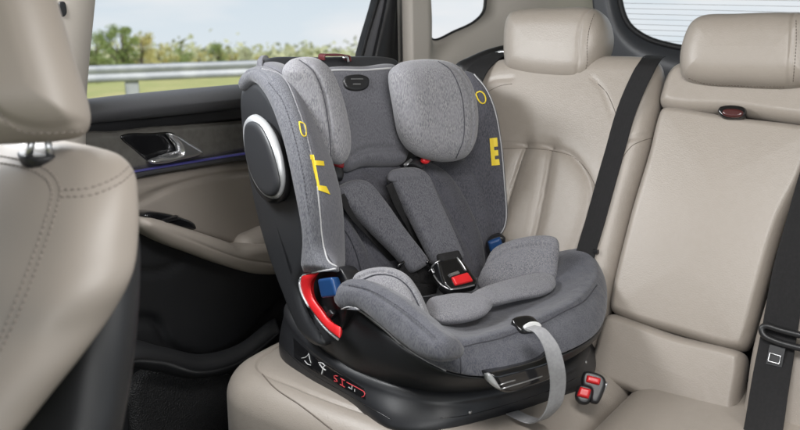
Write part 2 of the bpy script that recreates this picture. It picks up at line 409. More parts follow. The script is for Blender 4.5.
seam('yellow_emblem',Ti,[[(299,122),(304,124),(306,130),(305,137),(302,135),(300,128),(299,122)]],.0011,YEL,cs,.0008)
# --- right wing
nR=(CA*.62-CB*.75+Z*.12).normalized()
FWR=Fr(lp(-.08,.205,.3),nR)
wr=pad('wing_cover',FWR,[(462,72),(474,74),(486,88),(495,108),(501,140),(505,180),(506.5,222),(501,235),(487,242),(484,262),(474,262),(462,235),(448,200),(436,175),(432,150),(445,100)],FDB,cs,front=.012,back=.03,r=.015,N=180,M=44,ctr=(474,170),hf=lambda q:0)
FWI=Fr(lp(-.08,.19,.24),(CA*.75-CB*.6+Z*.2).normalized())
wri=pad('wing_lining',FWI,[(430,164),(447,160),(464,160),(474,172),(484,190),(491,215),(491,238),(487,262),(478,272),(464,262),(450,235),(438,200)],FDB,cs,front=.022,back=.02,r=.03,N=140,M=36,seams=[([(432,186),(450,178),(472,170)],.004,.005)],ctr=(465,212))
T=bvh(wr)
seam('wing_piping',T,[[(474,74.5),(485.5,88.5),(494,108),(500.3,140),(504,180),(505.5,222),(500,234),(489,240)]],.0013,PIP,cs,.0003)
decal('yellow_mark',T,[[(489.8,138.5),(493.3,138),(495.6,165.2),(491.8,165.6)],[(492,138.2),(496.8,137.7),(497.6,146.5),(493,147)],[(493.5,150.5),(497.8,150),(498.3,155.5),(494,156)],[(494,159.5),(498.8,159),(499.6,164.8),(495,165.4)]],YEL,cs)
seam('yellow_emblem',T,[[(476,94),(479,91.5),(483,93),(485.5,98),(485,103),(482,103.5),(478.5,100),(476,94)]],.0014,YEL,cs,.0008)
# --- headrest
FH=Fr(lp(-.135,0,.42),rec)
hc=pad('headrest_centre',FH,[(316,72),(330,67.5),(360,67),(393,66),(400,80),(404,110),(408,145),(402,164),(385,167),(362,167),(345,172),(338,167),(325,140),(315,100)],FM,cs,front=.022,back=.02,r=.02,N=180,M=50,ctr=(360,118),
   seams=[([(347,158),(358,152),(375,150.5),(392,151),(402,154)],.006,.006),([(394,70),(398,100),(402,140)],.003,.004)],puff=.004)
T=bvh(hc)
seam('headrest_piping',T,[[(318,73.5),(335,70.5),(362,70.5),(392,68.5)]],.002,PIP,hc,.0005)
lab=pad('brand_badge',Fr(hit(T,(357,82))[0]+rec*.001,rec),[(343,82),(345,77),(351,75),(362,75),(368,78),(369,82),(367,88),(360,91),(350,90.5),(345,88)],PLB,hc,front=.004,back=.006,r=.004,N=64,M=14)
Tb=bvh(lab)
decal('badge_lettering',Tb,[[(351,78.6),(363,78.6),(363,79.5),(351,79.5)],[(353,83.6),(360.5,83.6),(360.5,84.8),(353,84.8)]],mat('badge_grey_print',(.12,.12,.12),.5),lab,lift=.0002,thick=.0004)
FHL=Fr(lp(-.055,-.15,.43),(CA*.8-CB*.35+Z*.1).normalized())
hl=pad('headrest_wing',FHL,[(282,72),(289,61),(303,57),(318,59),(331,70),(341,92),(348,118),(351,140),(349,155),(342,164),(332,163),(320,152),(308,125),(292,92)],FL,cs,front=.03,back=.045,r=.035,N=160,M=44,seams=[([(299,60),(312,70),(321,88),(327,115),(330,140),(331,162)],.003,.004)])
FHR=Fr(lp(-.06,.11,.42),(CA*.85-CB*.1+Z*.1).normalized())
hr=pad('headrest_wing',FHR,[(391,72),(398,64),(415,60),(438,60),(455,65),(466,77),(473,95),(476,118),(473,142),(464,157),(448,162),(428,160),(412,153),(401,138),(395,110)],FL,cs,front=.035,back=.04,r=.04,N=160,M=44,seams=[([(437,60),(450,70),(460,90),(464,115),(463,140),(456,160)],.003,.003)])
seam('wing_piping',bvh(hl),[[(299,60),(312,70),(321,88),(327,115),(330,140),(331,160)]],.001,PIPD,hl,.0003)
seam('wing_piping',bvh(hr),[[(438,61.5),(450,70),(460,90),(464,115),(463,140),(456,158)]],.001,PIPD,hr,.0003)
# belt guides under the headrest wings
FG=Fr(lp(-.08,0,.33),rec)
g1=pad('belt_guide',FG,[(324,157),(338,160),(343,172),(341,181),(334,181),(325,176)],PLB,cs,front=.01,back=.02,r=.008,N=60,M=12)
pad('red_catch',Fr(lp(-.07,0,.33),rec),[(323,156),(333,157),(343,161),(343,168),(334,166),(324,161)],mat('deep_red_plastic',(.22,.01,.015),.4),g1,front=.004,back=.01,r=.004,N=60,M=12)
g2=pad('belt_guide',FG,[(402,166),(411,158),(421,156),(424,164),(419,172),(412,169)],PLB,cs,front=.012,back=.02,r=.008,N=60,M=12)
pad('red_catch',Fr(lp(-.06,0,.33),rec),[(421,158),(427,156.5),(430,160),(427,164),(422,163)],RED,g2,front=.006,back=.01,r=.005,N=40,M=10)
decal('chrome_tongue',bvh(g2),[[(404,165),(411,159),(412.5,160.5),(405,167)]],CHR,g2)
# --- backrest
nB=(CA*.93+Z*.36).normalized()
FBk=Fr(lp(-.085,0,.24),nB)
bk=pad('backrest_pad',FBk,[(332,182),(345,168),(365,162),(395,162),(420,160),(445,172),(462,195),(478,230),(484,262),(478,292),(440,300),(395,296),(360,285),(343,262),(336,225)],FDB,cs,front=.022,back=.04,r=.05,N=180,M=50,ctr=(405,228),
    seams=[([(340,195),(352,230),(372,262),(398,285)],.006,.008),([(362,172),(378,185),(400,225),(432,262)],.008,.006),([(420,168),(440,205),(468,262)],.006,.007)])
FBs=Fr(lp(-.06,-.12,.2),(CA*.9+CB*.25+Z*.2).normalized())
bs=pad('backrest_side_pad',FBs,[(336,215),(342,212),(352,228),(364,250),(374,272),(376,290),(362,292),(350,285),(342,262),(337,238)],FDB,cs,front=.022,back=.03,r=.03,N=120,M=26)
seam('side_pad_piping',bvh(bs),[[(336,222),(346,232),(355,250),(361,272),(362,284)]],.0014,FDK,bs,.0004)
# --- seat body, fabric
ft=[(352,296),(382,318),(416,330),(457,346.5),(497,339),(543,322),(584,300),(600,272),(585,250),(480,262),(390,272),(340,292)]
zf=[.185,.175,.165,.155,.152,.152,.152,.162,.18,.11,.12,.19]
R1=[V(a) for a in ST];R2=zr(ft,zf)
cc=sum(R2,V((0,0,0)))/12
R1b=[a.lerp(b,.45)+((a-cc)*V((1,1,0))).normalized()*.007 for a,b in zip(R1,R2)]
body=loft('seat_cover',[inset(R1,.97,.002),R1,R1b,R2,inset(R2,.965,.006),inset(R2,.9,.006),inset(R2,.75,-.004),inset(R2,.45,-.02),inset(R2,.08,-.025)],FD,cs,n=200,k=7)
T=bvh(body)
seam('cover_seam',T,[[(436,338),(457,346.8),(477,343),(497,339),(520,331),(543,322.5),(565,311),(584,301),(597,285)]],.0011,PIPD,body,.0)
seam('cover_seam_drop',T,[[(458,347),(460.5,360),(461,375)]],.001,PIPD,body,.0)
# thigh bolsters
FLb=Fr(lp(.1,-.215,.2),(-CB*.9+Z*.35+CA*.1).normalized())
lb=pad('side_bolster_cover',FLb,[(337,302),(338,290),(347,281),(362,279),(382,286),(405,300),(430,321),(450,343),(444,360),(424,357),(402,342),(378,322),(358,308),(343,309)],FD,cs,front=.016,back=.05,r=.025,N=180,M=40,ctr=(385,312),seams=[([(345,286),(370,291),(395,305),(420,324),(440,342)],.0025,.0025)])
FLt=Fr(lp(.1,-.16,.22),(-CB*.55+Z*.5+CA*.5).normalized())
lt=pad('thigh_bolster',FLt,[(340,300),(345,284),(358,273),(374,268),(392,268),(407,275),(418,289),(427,308),(433,328),(418,333),(390,325),(360,312)],FL,cs,front=.02,back=.03,r=.03,N=160,M=40,seams=[([(358,282),(376,275),(394,277),(408,287),(418,304),(426,325)],.003,.005)])
seam('bolster_piping',bvh(lt),[[(360,281),(376,275),(394,277),(408,287),(418,304),(426,325)]],.0013,FDK,lt,.0004)
seam('bolster_stitching',bvh(lb),[[(348,285),(370,290),(395,304),(420,323),(438,340)]],.0006,STIF,lb,.0004,dash=.006)
seam('shell_edge_piping',bvh(body,lb,shell),[[(341,309),(350,306.5),(364,313),(380,325),(407,349),(428,362),(446,371)]],.0012,PIP,cs,.0006)
FRt=Fr(lp(.1,.17,.19),(-CB*.6+Z*.45+CA*.55).normalized())
rt=pad('thigh_bolster',FRt,[(478,284),(485,264),(493,249.5),(508,241.5),(529,236.5),(546,235.5),(556,238),(559,244),(558,262),(554,282),(530,296),(495,298)],FI_,cs,front=.011,back=.022,r=.022,N=150,M=36,seams=[([(492,262),(508,252),(530,247),(550,247)],.003,.003)])
# padded insert, two lobes
FI=Fr(lp(.15,0,.161),(Z*.96+CA*.25).normalized(),up=-CA)
ins=pad('seat_insert',FI,[(466,300),(478,290),(498,283),(525,276),(544,273.5),(554,278),(555,287),(545,293),(520,298),(498,303),(484,305),(472,304)],FI_,cs,front=.007,back=.014,r=.02,N=140,M=30)
FI2=Fr(lp(.15,0,.168),(Z*.96+CA*.25).normalized(),up=-CA)
ins2=pad('seat_insert',FI2,[(426,306),(430,299),(442,296),(460,294),(480,296.5),(492,303),(489,311),(478,317),(458,321),(440,321),(430,315)],FI_,cs,front=.008,back=.014,r=.02,N=140,M=30)
# --- harness pads
def hpad(pts,z,a,nm='harness_pad',m=FH_,th=.017,seams=()):
    return pad(nm,Fr(lp(a,0,z),nB),pts,m,cs,front=th,back=.010,r=.012,N=150,M=30,seams=seams,pw=2.4)
h1=hpad([(336,190),(342,184),(357,180),(367,183),(382,200),(402,228),(426,260),(426.5,263),(425,265.3),(413,272.5),(410,273),(407,271),(393,255),(368,230),(345,205)],.24,-.028)
h2=hpad([(387,178),(391,171),(402,168),(417,169),(426,176),(436,198),(451,231),(461,256),(461,258.5),(459,260.5),(440,266),(435,266.5),(432,264),(422,244),(406,213),(394,191)],.24,-.024)
hpad([(388,180),(389,173),(400,169),(414,170),(421,178),(405,182)],.25,-.014,'pad_fold',FM,.006)
for q_ in ([(341,196),(352,214),(372,236),(392,258),(404,272)],[(389,184),(398,205),(410,226),(422,248),(432,264)]):
    strap('harness_strap',[pa(p,-.04) for p in q_],CB,.014,.003,WEB,cs)  # black webbing added as the dark gap shade left of each pad
strap('harness_strap',[pa(p,-.01) for p in[(402,262),(418,266),(430,282),(446,292)]],CB,.03,.003,WEB,cs)
strap('harness_strap',[pa(p,.0) for p in[(400,268),(408,276),(424,290),(440,298)]],CB,.03,.003,WEB,cs)
strap('harness_strap',[pa(p,.0) for p in[(445,258),(449,266),(452,276)]],CB,.034,.003,WEB,cs)
strap('lap_strap',[pa(p,.02) for p in[(365,283),(385,285),(410,290),(436,292)]],Z,.026,.003,WEB,cs)
for pts in [[(404,262),(398,266),(399,272),(404,275)],[(426,262),(430,263),(432,268),(428,272)]]:
    tube('strap_adjuster',[pa(p,.01) for p in pts],.003,PLG,cs)
nK=(CA*.75+Z*.62).normalized()
FK=Fr(lp(.05,.0,.2),nK)
bkl=pad('harness_buckle',FK,sh([(433,263),(455,258),(463,264),(477,283),(474,290),(449,295),(440,287)]),PLG,cs,front=.012,back=.016,r=.008,N=110,M=22,ctr=(454,275))
Tk=bvh(bkl)
rb=pad('release_button',Fr(hit(Tk,(460,279))[0],nK),sh([(451,277.5),(467,272.5),(473,281.5),(455,286)]),RED,bkl,front=.004,back=.004,r=.003,N=60,M=12)
seam('chrome_edge',Tk,[[(434,273),(432,268),(436,263),(440,261)],[(433,273),(441,284),(450,289.5)],[(450,289.5),(462,288),(474,285)],[(457,258),(461,263),(466,271)]],.0014,CHR,bkl,.001)
decal('chrome_tongue',Tk,[[(448.5,274.5),(457,271.5),(459,274),(451,276.5)],[(437,262),(440,260.5),(436,268),(433.5,269)]],CHR,bkl,lift=.0025)
pad('buckle_cover',Fr(lp(.04,0,.21),nK),sh([(436,255),(457,251),(462,262),(440,267)]),WEB,bkl,front=.012,back=.01,r=.008,N=60,M=14)
# --- red belt path and blue belt hook, left
rp=pad('belt_path_guide',Fr(lp(0,-.212,0),-CB),[(306,276),(325,270),(342,269),(350,290),(347,312),(341,330),(332,326),(318,310),(308,294)],PLB,cs,front=.003,back=.03,r=.004,N=90,M=16)
rs1=ribbon('red_trim',[pb(p,-.238) for p in[(302,276),(300.5,285),(304,297),(315,314),(328,329),(339.5,338)]],[pb(p,-.232) for p in[(319,272.5),(311.5,284),(312.5,295),(323,311),(331,321),(340.5,327)]],RED,rp,bulge=.003,thick=.01)
seam('guide_rim',bvh(rs1,side,shell,body),[[(301,277),(300.5,286),(304.5,298),(315.5,315.5),(328,330.5),(339,339.5)]],.0021,SILV,rp,.001)
seam('guide_rim_top',bvh(rs1,rp,wingo,side,wingi),[[(301,279),(303,275),(318,271),(336,269)]],.0016,PIP,rp,.001)
pad('blue_belt_hook',Fr(lp(0,-.232,0),-CB),sh([(319,279),(333,277),(338,296),(323,298)]),BLU,rp,front=.004,back=.012,r=.004,N=60,M=14)
pad('slot_clasp',Fr(lp(0,-.226,0),-CB),sh([(323,316),(331,309),(335,314),(328,322)]),PLB,rp,front=.004,back=.01,r=.004,N=60,M=10)
# right hook
rh=pad('belt_path_guide',Fr(lp(0,.205,.2),(-CB*.6+CA*.8).normalized()),[(486,243),(491,238),(500,235),(505,237),(505,243),(500,252),(489,255)],PLB,cs,front=.006,back=.03,r=.006,N=60,M=12)
pad('blue_belt_hook',Fr(lp(.01,.205,.2),(-CB*.6+CA*.8).normalized()),sh([(487.5,241),(500,236.5),(503.5,246),(490,252)]),BLU,rh,front=.008,back=.01,r=.006,N=60,M=12)
# --- adjuster slot and pull strap
Tt=bvh(body);hh=hit(Tt,(524,325))
FAd=Fr(hh[0]+hh[1]*.0,(hh[1]+Z*.4).normalized(),up=-CA)
ad=pad('adjuster_slot',FAd,[(512,320),(527,316),(533,318),(541,328),(538,330),(524,333),(519,331)],PLG,cs,front=.004,back=.012,r=.004,N=70,M=14)
pad('adjuster_lever',Fr(hh[0]+hh[1]*.006,hh[1],up=-CA),[(523,327),(530,322),(538,323),(541,327),(528,331.5)],WHT,ad,front=.004,back=.004,r=.003,N=50,M=10)
S0=pa((527,329),.335);
sp_=[(530,327,.325),(540,331,.345),(550,345,.36),(556,365,.365),(558,385,.36),(554,405,.35),(545,417,.335),(535,421,.31),(524,418,.29),(512,412,.26)]
strap('adjuster_strap',[pa((x,y),a) for x,y,a in sp_],[CB*1,CB*1,CB*.95+CA*.25,CB*.9+CA*.35,CB*.9+CA*.35,CB*.9+CA*.3,CB,CB,CB,CB],[.019,.022,.024,.024,.024,.024,.024,.025,.024,.024],.0022,WEBG,cs,n=90)
# --- recline handle at the front of the base
FHn=Fr(lp(.325,0,.05),(CA*.95+Z*.1).normalized())
hd=pad('recline_handle',FHn,[(487,373),(492,371),(512,366),(540,358),(556,350),(560,356),(556,372),(545,379),(525,386),(505,392),(497,389),(491,380)],PLG,cs,front=.012,back=.05,r=.008,N=110,M=22)
seam('handle_edge',bvh(hd),[[(500,389),(515,384.5),(530,380),(542,376)],[(499,385),(507,382),(515,380)]],.0010,CHR,hd,.0005)
pad('handle_tip',Fr(lp(.34,0,.05),(CA*.95+Z*.1).normalized()),[(486.5,373),(489.5,373),(497,383),(500,389),(496,388),(487,380)],SILV,hd,front=.005,back=.01,r=.004,N=50,M=10)
# --- information window on the base's left face, with icons
Tbs=bvh(base)
wn=decal('info_window',Tbs,[[(294,338),(312,355),(313,371),(295,357)],[(312,355),(364,388),(366,399),(313,371)]],PLG,base,lift=.0006,thick=.001,g=14)
Tw=bvh(wn)
seam('white_icons',Tw,[[(302,358),(306,357),(311,352)],[(309,353),(310.5,360),(311.5,363)],[(305,360.5),(308,364),(311,365)]],.0007,WHT,base,.0008)
seam('white_icon_figure',Tw,[[(319,362.5),(323,363),(325.5,366)],[(324,366),(323,370),(322,374)],[(320,364),(323,368),(326,370)]],.0010,WHT,base,.0008)
seam('red_lettering',Tw,[[(338,376),(335,375.5),(334,377),(337,379.5),(338,382),(334.5,380.5)],[(342.5,379),(343,386)],[(341,378),(345,380.5)],[(340.5,384),(345,387)]],.0008,REDL,base,.0008)
seam('small_symbols',Tw,[[(349,387),(351,388.5)],[(352.5,385.5),(352,389.5)],[(355,389),(355,391.5)]],.0007,WHT,base,.0008)
seam('red_bracket',Tw,[[(347,382),(363,391),(364.5,393),(363.5,397),(360,396.5)],[(360,396.5),(347,390)]],.0008,REDL,base,.0008)
# ================================================================== REAR SEAT
rs=empty('rear_seat',V((-.5,1.3,.2)),'beige leather rear bench seat with padded backrests, carrying the child seat','car seat')
SBN=V((0,-.904,.427));SP=V((0,1.42,.63));FSB=Fr(SP,SBN)
def fsb(d): return Fr(SP+SBN*d,SBN)
# outer backrest (behind the child seat)
uL=-1.17
ob=[(640,58),(655,60),(662,68),(661,95),(650,150),(632,215),(612,300),(598,350)]
obp=[FSB.uv(p) for p in ob];obp=[(u,v) for u,v in obp]
tl=[FSB.uv(p) for p in[(560,58),(500,62),(482,72),(470,90)]]
obp+= [(obp[-1][0]-.05,obp[-1][1]-.04),(-1.0,-.04),(-1.15,-.02),(-1.17,.1),(-1.15,.3)]+tl[::-1]
back_o=pad('backrest',FSB,obp,LEA,rs,front=.035,back=.06,r=.04,px=False,N=420,M=120,seams=[
  ([FSB.uv(p) for p in q],w,d,e) for q,w,d,e in [
   ([(495,149),(530,148.5),(558,152),(575,158),(588,172),(596,190),(596,215),(580,260),(560,300)],.003,.005,.003),
   ([(531,149),(518,190),(505,235),(495,270)],.003,.006,.007),
   ([(556,152),(550,190),(543,225),(534,260)],.003,.006,.007),
   ([(478,100),(488,92),(500,86),(520,84)],.0025,.0025,0),
   ([(598,84),(606,92),(612,104),(618,120)],.0025,.002,0),
   ([(617,160),(628,148),(640,142),(652,138)],.0025,.003,0)]])
mb_top=pad('backrest_top_roll',fsb(.0),[(663,108),(664,90),(672,72),(685,64),(740,64),(830,68),(850,100),(845,131),(800,126),(740,117)],LEA,rs,front=.03,back=.06,r=.02,N=220,M=50)
mb_up=pad('centre_backrest',fsb(.0),[(664,112),(670,109.5),(735,119),(800,127),(822,131),(810,175),(786,225),(765,295),(750,345),(744,351),(680,336),(615,313),(613,306),(632,220),(650,160)],LEA,rs,front=.034,back=.06,r=.016,N=300,M=60,puff=.006,seams=[([(798,180),(783,232),(765,290),(748,345)],.002,.0,0)])
mb_lo=pad('centre_backrest_lower',fsb(.0),[(609,317),(616,314.5),(680,336),(741,351.5),(746,357),(741,400),(735,432),(700,425),(640,396),(594,372),(599,345)],LEA,rs,front=.034,back=.06,r=.015,N=240,M=50,puff=.004)
mb_r=pad('backrest',fsb(-.0),[(828,128),(812,178),(790,228),(768,298),(754,348),(747,395),(742,440),(820,475),(930,500),(960,300),(980,90),(900,70),(850,80)],LEA,rs,front=.034,back=.06,r=.02,N=300,M=60,ctr=(850,260))
box('bench_shell',SP+FSB.v*.05+V((.1,.16,.12))-SBN*.02,X*1.0,FSB.v*.30,SBN*.03,PLB,rs,bev=.2)
Tq=bvh(back_o)
seam('backrest_seam',Tq,[[(495,149),(530,148.5),(558,152),(575,158),(588,172),(596,190),(596,215),(580,260)],[(478,100),(488,92),(500,86),(512,84)],[(598,84),(606,92),(612,104),(618,120)],[(622,158),(632,146),(642,141),(652,138)]],.0008,STI,rs,-.0002)
# pull latch
lt_=pad('release_latch',fsb(.032),[(718,113),(720,108),(727,106),(740,106.5),(746,109),(747,114),(744,119),(736,120.5),(724,119.5)],PLG,rs,front=.010,back=.02,r=.005,N=80,M=16)
pad('latch_paddle',fsb(.040),[(722,113.5),(724,110),(740,110),(744,113),(741,117),(726,117)],LATCH,lt_,front=.005,back=.01,r=.004,N=60,M=12)
# head restraints
def headrest(outl,yy,seams,lab):
    fr=Fr(V((0,yy,1.16)),V((0,-.97,.24)))
    o=pad('head_restraint',fr,outl,LEA,rs,front=.045,back=.06,r=.045,N=260,M=70,seams=seams,pw=2.6,puff=.006)
    seam('head_restraint_stitching',bvh(o),lab,.0007,STI,o,.0003,dash=.005);return o
h_l=headrest([(511,20),(517,13),(532,10),(565,9),(592,9),(602,13),(609,28),(609,45),(603,62),(594,78),(582,84),(555,84),(525,79),(511,72),(508,58),(508,35)],1.66,[([(596,12),(591,25),(588,45),(588,62),(583,82)],.0025,.003)],[[(594,14),(589,30),(587,48),(587,64),(582,80)],[(516,74),(530,77),(560,81),(580,80)]])
h_r=headrest([(682,62),(686,40),(694,24),(705,17),(740,15),(790,14),(815,17),(822,40),(821,70),(814,84),(795,89),(740,88),(700,85),(686,80)],1.635,[([(797,17),(797,45),(793,86)],.0025,.003)],[[(796,20),(796,45),(793,82)],[(688,78),(702,83),(740,86),(785,87)]])
for cx,yy,zt in((562,1.70,1.1),(750,1.67,1.1)):
    for dx in(-22,22):
        p=oy((cx+dx,70),yy);tube('head_restraint_post',[p+Z*.02,p-Z*.08+Y*-.02],.006,CHR,rs,smoothp=False)
# cushions
FC=Fr(V((0,0,.575)),Z,up=Y)
def rr(x0,y0,x1,y1,R_,k=5):
    P=[];R_=R_ if isinstance(R_,tuple) else (R_,)*4
    return [(cx+r*math.cos(math.radians(a0+90*i/(k-1))),cy_+r*math.sin(math.radians(a0+90*i/(k-1)))) for r,(cx,cy_,a0) in zip(R_,((x1-R_[0],y1-R_[0],0),(x0+R_[1],y1-R_[1],90),(x0+R_[2],y0+R_[2],180),(x1-R_[3],y0+R_[3],270))) for i in range(k)]
def rr_(x0,y0,x1,y1,r,k=5):
    P=[]
    for cx,cy_,a0 in((x1-r,y1-r,0),(x0+r,y1-r,90),(x0+r,y0+r,180),(x1-r,y0+r,270)):
        for i in range(k):
            a=math.radians(a0+90*i/(k-1));P.append((cx+r*math.cos(a),cy_+r*math.sin(a)))
    return P
FC0=Fr(V((0,0,0)),Z,up=Y)
def cush(nm,x0,y0,x1,y1,r,z,seams,N=360,M=90,mat_=LEA):
    fr=Fr(V((0,0,z-.055)),Z,up=Y)
    s=1 if fr.u.x>0 else -1
    pts=[(fr.l(V((x,y,0)))) for x,y in rr(x0,y0,x1,y1,r)]
    sm=[([fr.l(V((x,y,0))) for x,y in q],w,d,e) for q,w,d,e in seams]
    return pad(nm,fr,pts,mat_,rs,front=.055,back=.25,r=.06,px=False,skirt=True,N=N,M=M,seams=sm,puff=.004)
cu1=cush('cushion',-1.125,.985,-.497,1.56,(.03,.1,.12,.03),.632,[([(-1.08,1.45),(-1.085,1.2),(-1.05,1.06),(-.93,1.035),(-.7,1.03),(-.53,1.03)],.003,.005,.003)])
cu2=cush('centre_cushion',-.495,.985,-.12,1.54,.03,.625,[],N=240,M=50,mat_=LEA)
cu3=cush('cushion',-.115,.985,.45,1.54,.03,.63,[],N=200,M=40)
T=bvh(cu1)
seam('cushion_stitching',T,[[(262,374),(275,388),(300,405),(330,428),(345,440)]],.0012,STI,cu1,.0003)
# belt buckles between backrest and cushion
bko=empty('belt_buckle',oz((592,388),.64),'red and black seat belt buckles poking out beside the child seat base','belt buckle')
def bx(nm,p,q,w,t,m,par,f=-.55):
    """small upholstery hardware: box between two pixels in the plane y=const"""
    return box(nm,(p+q)/2,(q-p)/2,CR*w/2,(CR.cross((q-p).normalized())).normalized()*t/2,m,par,bev=.25)
_fb=(CF*-.8+CR*-.1+Z*.35).normalized()
def fbk(d):return Fr(oz((590,392),.66)-CF*.0+_fb*d,_fb)
bb=pad('buckle_body',fbk(0),[(584,372),(602,375.5),(606,382),(603,394),(597,404),(590,402),(590,390),(582,386)],PLB,bko,front=.008,back=.02,r=.005,N=80,M=14,ctr=(596,385))
pad('red_button',fbk(.007),sh([(587,375),(601,378.5),(599.5,385.5),(585.5,382)]),RED,bb,front=.006,back=.006,r=.004,N=60,M=12)
b2=pad('buckle_body',fbk(-.002),[(579,385),(592,388),(593,396),(588,404),(580,404),(575,398)],PLB,bko,front=.008,back=.02,r=.005,N=80,M=14)
pad('red_button',fbk(.005),sh([(580,386.5),(591.5,389.5),(588.5,399),(576.5,396)]),RED,b2,front=.006,back=.006,r=.004,N=60,M=12)
tube('metal_stalk',[at(p,oz((590,392),.655),_fb) for p in((600,398),(604,390),(607,382))],.002,CHR,bko)
# ------------------------------------------------------------------ seat belts
def belt(pts,d,side,w,name,label):
    o=empty(name,at(pts[0],SP+SBN*d,SBN),label,'seat belt','rear seat belts');return o
def onsb(p,d): return at(p,SP+SBN*d,SBN)
b1=empty('seat_belt',onsb((590,250),.04),'black seat belt running down the beige backrest between the two rear head restraints','seat belt','rear seat belts')
Tb_=bvh(back_o)
def onb(T,p,l=.003):
    h=hit(T,p);return (h[0]+SBN*l) if h else onsb(p,.04)
pts=[(648,68),(645,74),(635,92),(625,118),(616,150),(606,185),(597,218),(588,248),(578,285)]
strap('webbing',[onsb((656,56),-.06),onsb((653,57.5),-.0),onsb((651,60),.030),onsb((647,66),.046),onsb((640,79),.047),onsb((631,99),.043)]+[onb(Tb_,(x,y),.004) for x,y in pts[3:]],X,.037,.002,WEB,b1,n=120)
box('belt_stop_button',onb(Tb_,(597,252),.005),X*.004,Z*.003,Y*.003,PLB,b1)
b2_=empty('seat_belt',onsb((785,340),.04),'black seat belt with plastic guide and stop at the right edge of the photo','seat belt','rear seat belts')
Tr=bvh(mb_r)
pts=[(826,140),(812,185),(800,230),(790,270),(783,310),(777,345),(770,385),(763,430),(758,450)]
strap('webbing',[onsb(p,d) for p,d in zip(pts,(.045,.045,.045,.045,.045,.048,.06,.085,.11))],X,[.046,.046,.047,.05,.052,.053,.055,.055,.055],.003,WEB,b2_,n=120)
gd=[onsb(p,.058) for p in[(762,328),(764,335),(775,341),(800,348),(830,354),(834,348),(828,341),(800,335),(780,330),(766,326)]]
tube('belt_guide',gd,.0055,PLB,b2_,closed=True,sides=12,n=80)
box('belt_tongue',onsb((776,356),.052),X*.012,FSB.v*.016,SBN*.003,PLB,b2_)
tg=[onsb(p,.057) for p in[(770,353),(781,356),(779,364),(768,361)]]
tube('tongue_loop',tg,.0014,CHR,b2_,closed=True,smoothp=False)
b3=empty('seat_belt',onsb((480,70),.04),'black seat belt over the far backrest shoulder behind the child seat wing','seat belt','rear seat belts')
strap('webbing',[onsb(p,d) for p,d in(((512,52),-.10),((500,54),-.03),((488,60),.022),((478,70),.045),((471,84),.05),((466,105),.055),((462,130),.055))],X*.9+Y*.1,.045,.0025,WEB,b3,n=80)
# ================================================================== DOOR
dr=empty('car_door',V((-1.32,1.1,.2)),'beige and charcoal rear car door with silver handle and blue light strip, window above','car door')
DX=-1.30
def fd(d): return Fr(V((DX+d,0,0)),X)
pad('window_sill_trim',fd(.0),[(60,104),(95,98.5),(150,92.5),(245,84),(330,77),(420,70),(440,85),(330,98),(245,108),(150,118),(95,123),(60,126)],BELTT,dr,front=.035,back=.05,r=.03,N=200,M=36,ctr=(200,101))
pad('sill_gap',fd(-.02),[(60,118),(150,112),(245,102),(330,94),(420,85),(420,105),(330,112),(245,120),(150,130),(60,138)],PLB,dr,front=.02,back=.02,r=.01,N=120,M=20,ctr=(200,115))
inl=pad('door_inlay',fd(-.0),[(70,137),(115,131),(150,127),(190,124.5),(250,120),(330,113),(400,108),(400,134),(330,141),(250,151),(190,161),(150,168),(100,176),(70,180)],WOOD,dr,front=.012,back=.03,r=.012,N=200,M=36,ctr=(200,143))
rcs=pad('handle_recess',fd(.012),[(120,137),(126,134),(150,133),(172,132.5),(178,136),(201,152),(198,155),(175,159),(155,163),(149,162),(134,150)],PLG,dr,front=.003,back=.02,r=.006,N=140,M=24)
hdl=pad('door_handle',fd(.028),[(167,133.5),(173,133.5),(186,141),(201,152),(196,155.5),(178,160),(162,163.5),(151,163.5),(149,161),(156,157.5),(172,155.5),(178,152.5),(176,145)],CHR,dr,front=.012,back=.012,r=.008,N=160,M=26,ctr=(181,151))
strip=ribbon('light_strip',[ox(p,DX+.018) for p in((70,182),(130,171.5),(190,161.5),(250,152),(330,142),(400,135))],[ox(p,DX+.018) for p in((70,184.5),(130,173.5),(190,163.5),(250,154),(330,144),(400,137))],AMB,dr,bulge=.003,thick=.01)
pad('strip_bezel',fd(.004),[(70,180),(130,169.5),(190,159.5),(250,150),(400,133),(400,142),(250,159),(190,168),(130,178),(70,189)],BELTT,dr,front=.012,back=.02,r=.006,N=120,M=16,ctr=(200,163))
pn=pad('door_card',fd(-.02),[(60,185),(130,176),(190,166),(250,157),(330,148),(420,138),(430,230),(330,258),(270,256),(200,240),(140,222),(60,200)],TRIM,dr,front=.03,back=.04,r=.02,N=220,M=50,ctr=(220,200),seams=[([(120,204),(150,189),(194,176),(248,169),(330,160)],.006,.006)])
arm=pad('armrest',fd(.045),[(139,224),(140,219),(146,217.5),(160,220),(190,229.5),(225,241),(236,245),(250,243),(285,240),(330,240),(345,255),(330,268),(290,273),(255,273.5),(225,266),(190,253.5),(160,242),(143,231)],TRIM,dr,front=.024,back=.07,r=.02,N=240,M=44,ctr=(230,254),seams=[([(146,225),(175,235),(205,247),(235,257),(270,262)],.002,.002,0)])
pad('grip_cup',fd(.02),[(236,246),(240,236),(250,231),(262,226),(290,220),(340,216),(340,250),(290,256),(250,254)],TRIM,dr,front=.035,back=.04,r=.025,N=120,M=26)
swp=pad('switch_panel',fd(.035),[(141,215),(147,211.5),(160,212),(180,217),(192,223),(193,229),(180,228),(160,223),(147,220)],PLG,dr,front=.012,back=.05,r=.005,N=90,M=16)
box('window_switch',ox((170,219),DX+.05),Y*.016,X*.004,Z*.003,PLB,swp,bev=.3)
box('door_skin',V((DX-.09,1.0,.58)),X*.02,Y*1.3,Z*.46,PLB,dr,bev=.1)
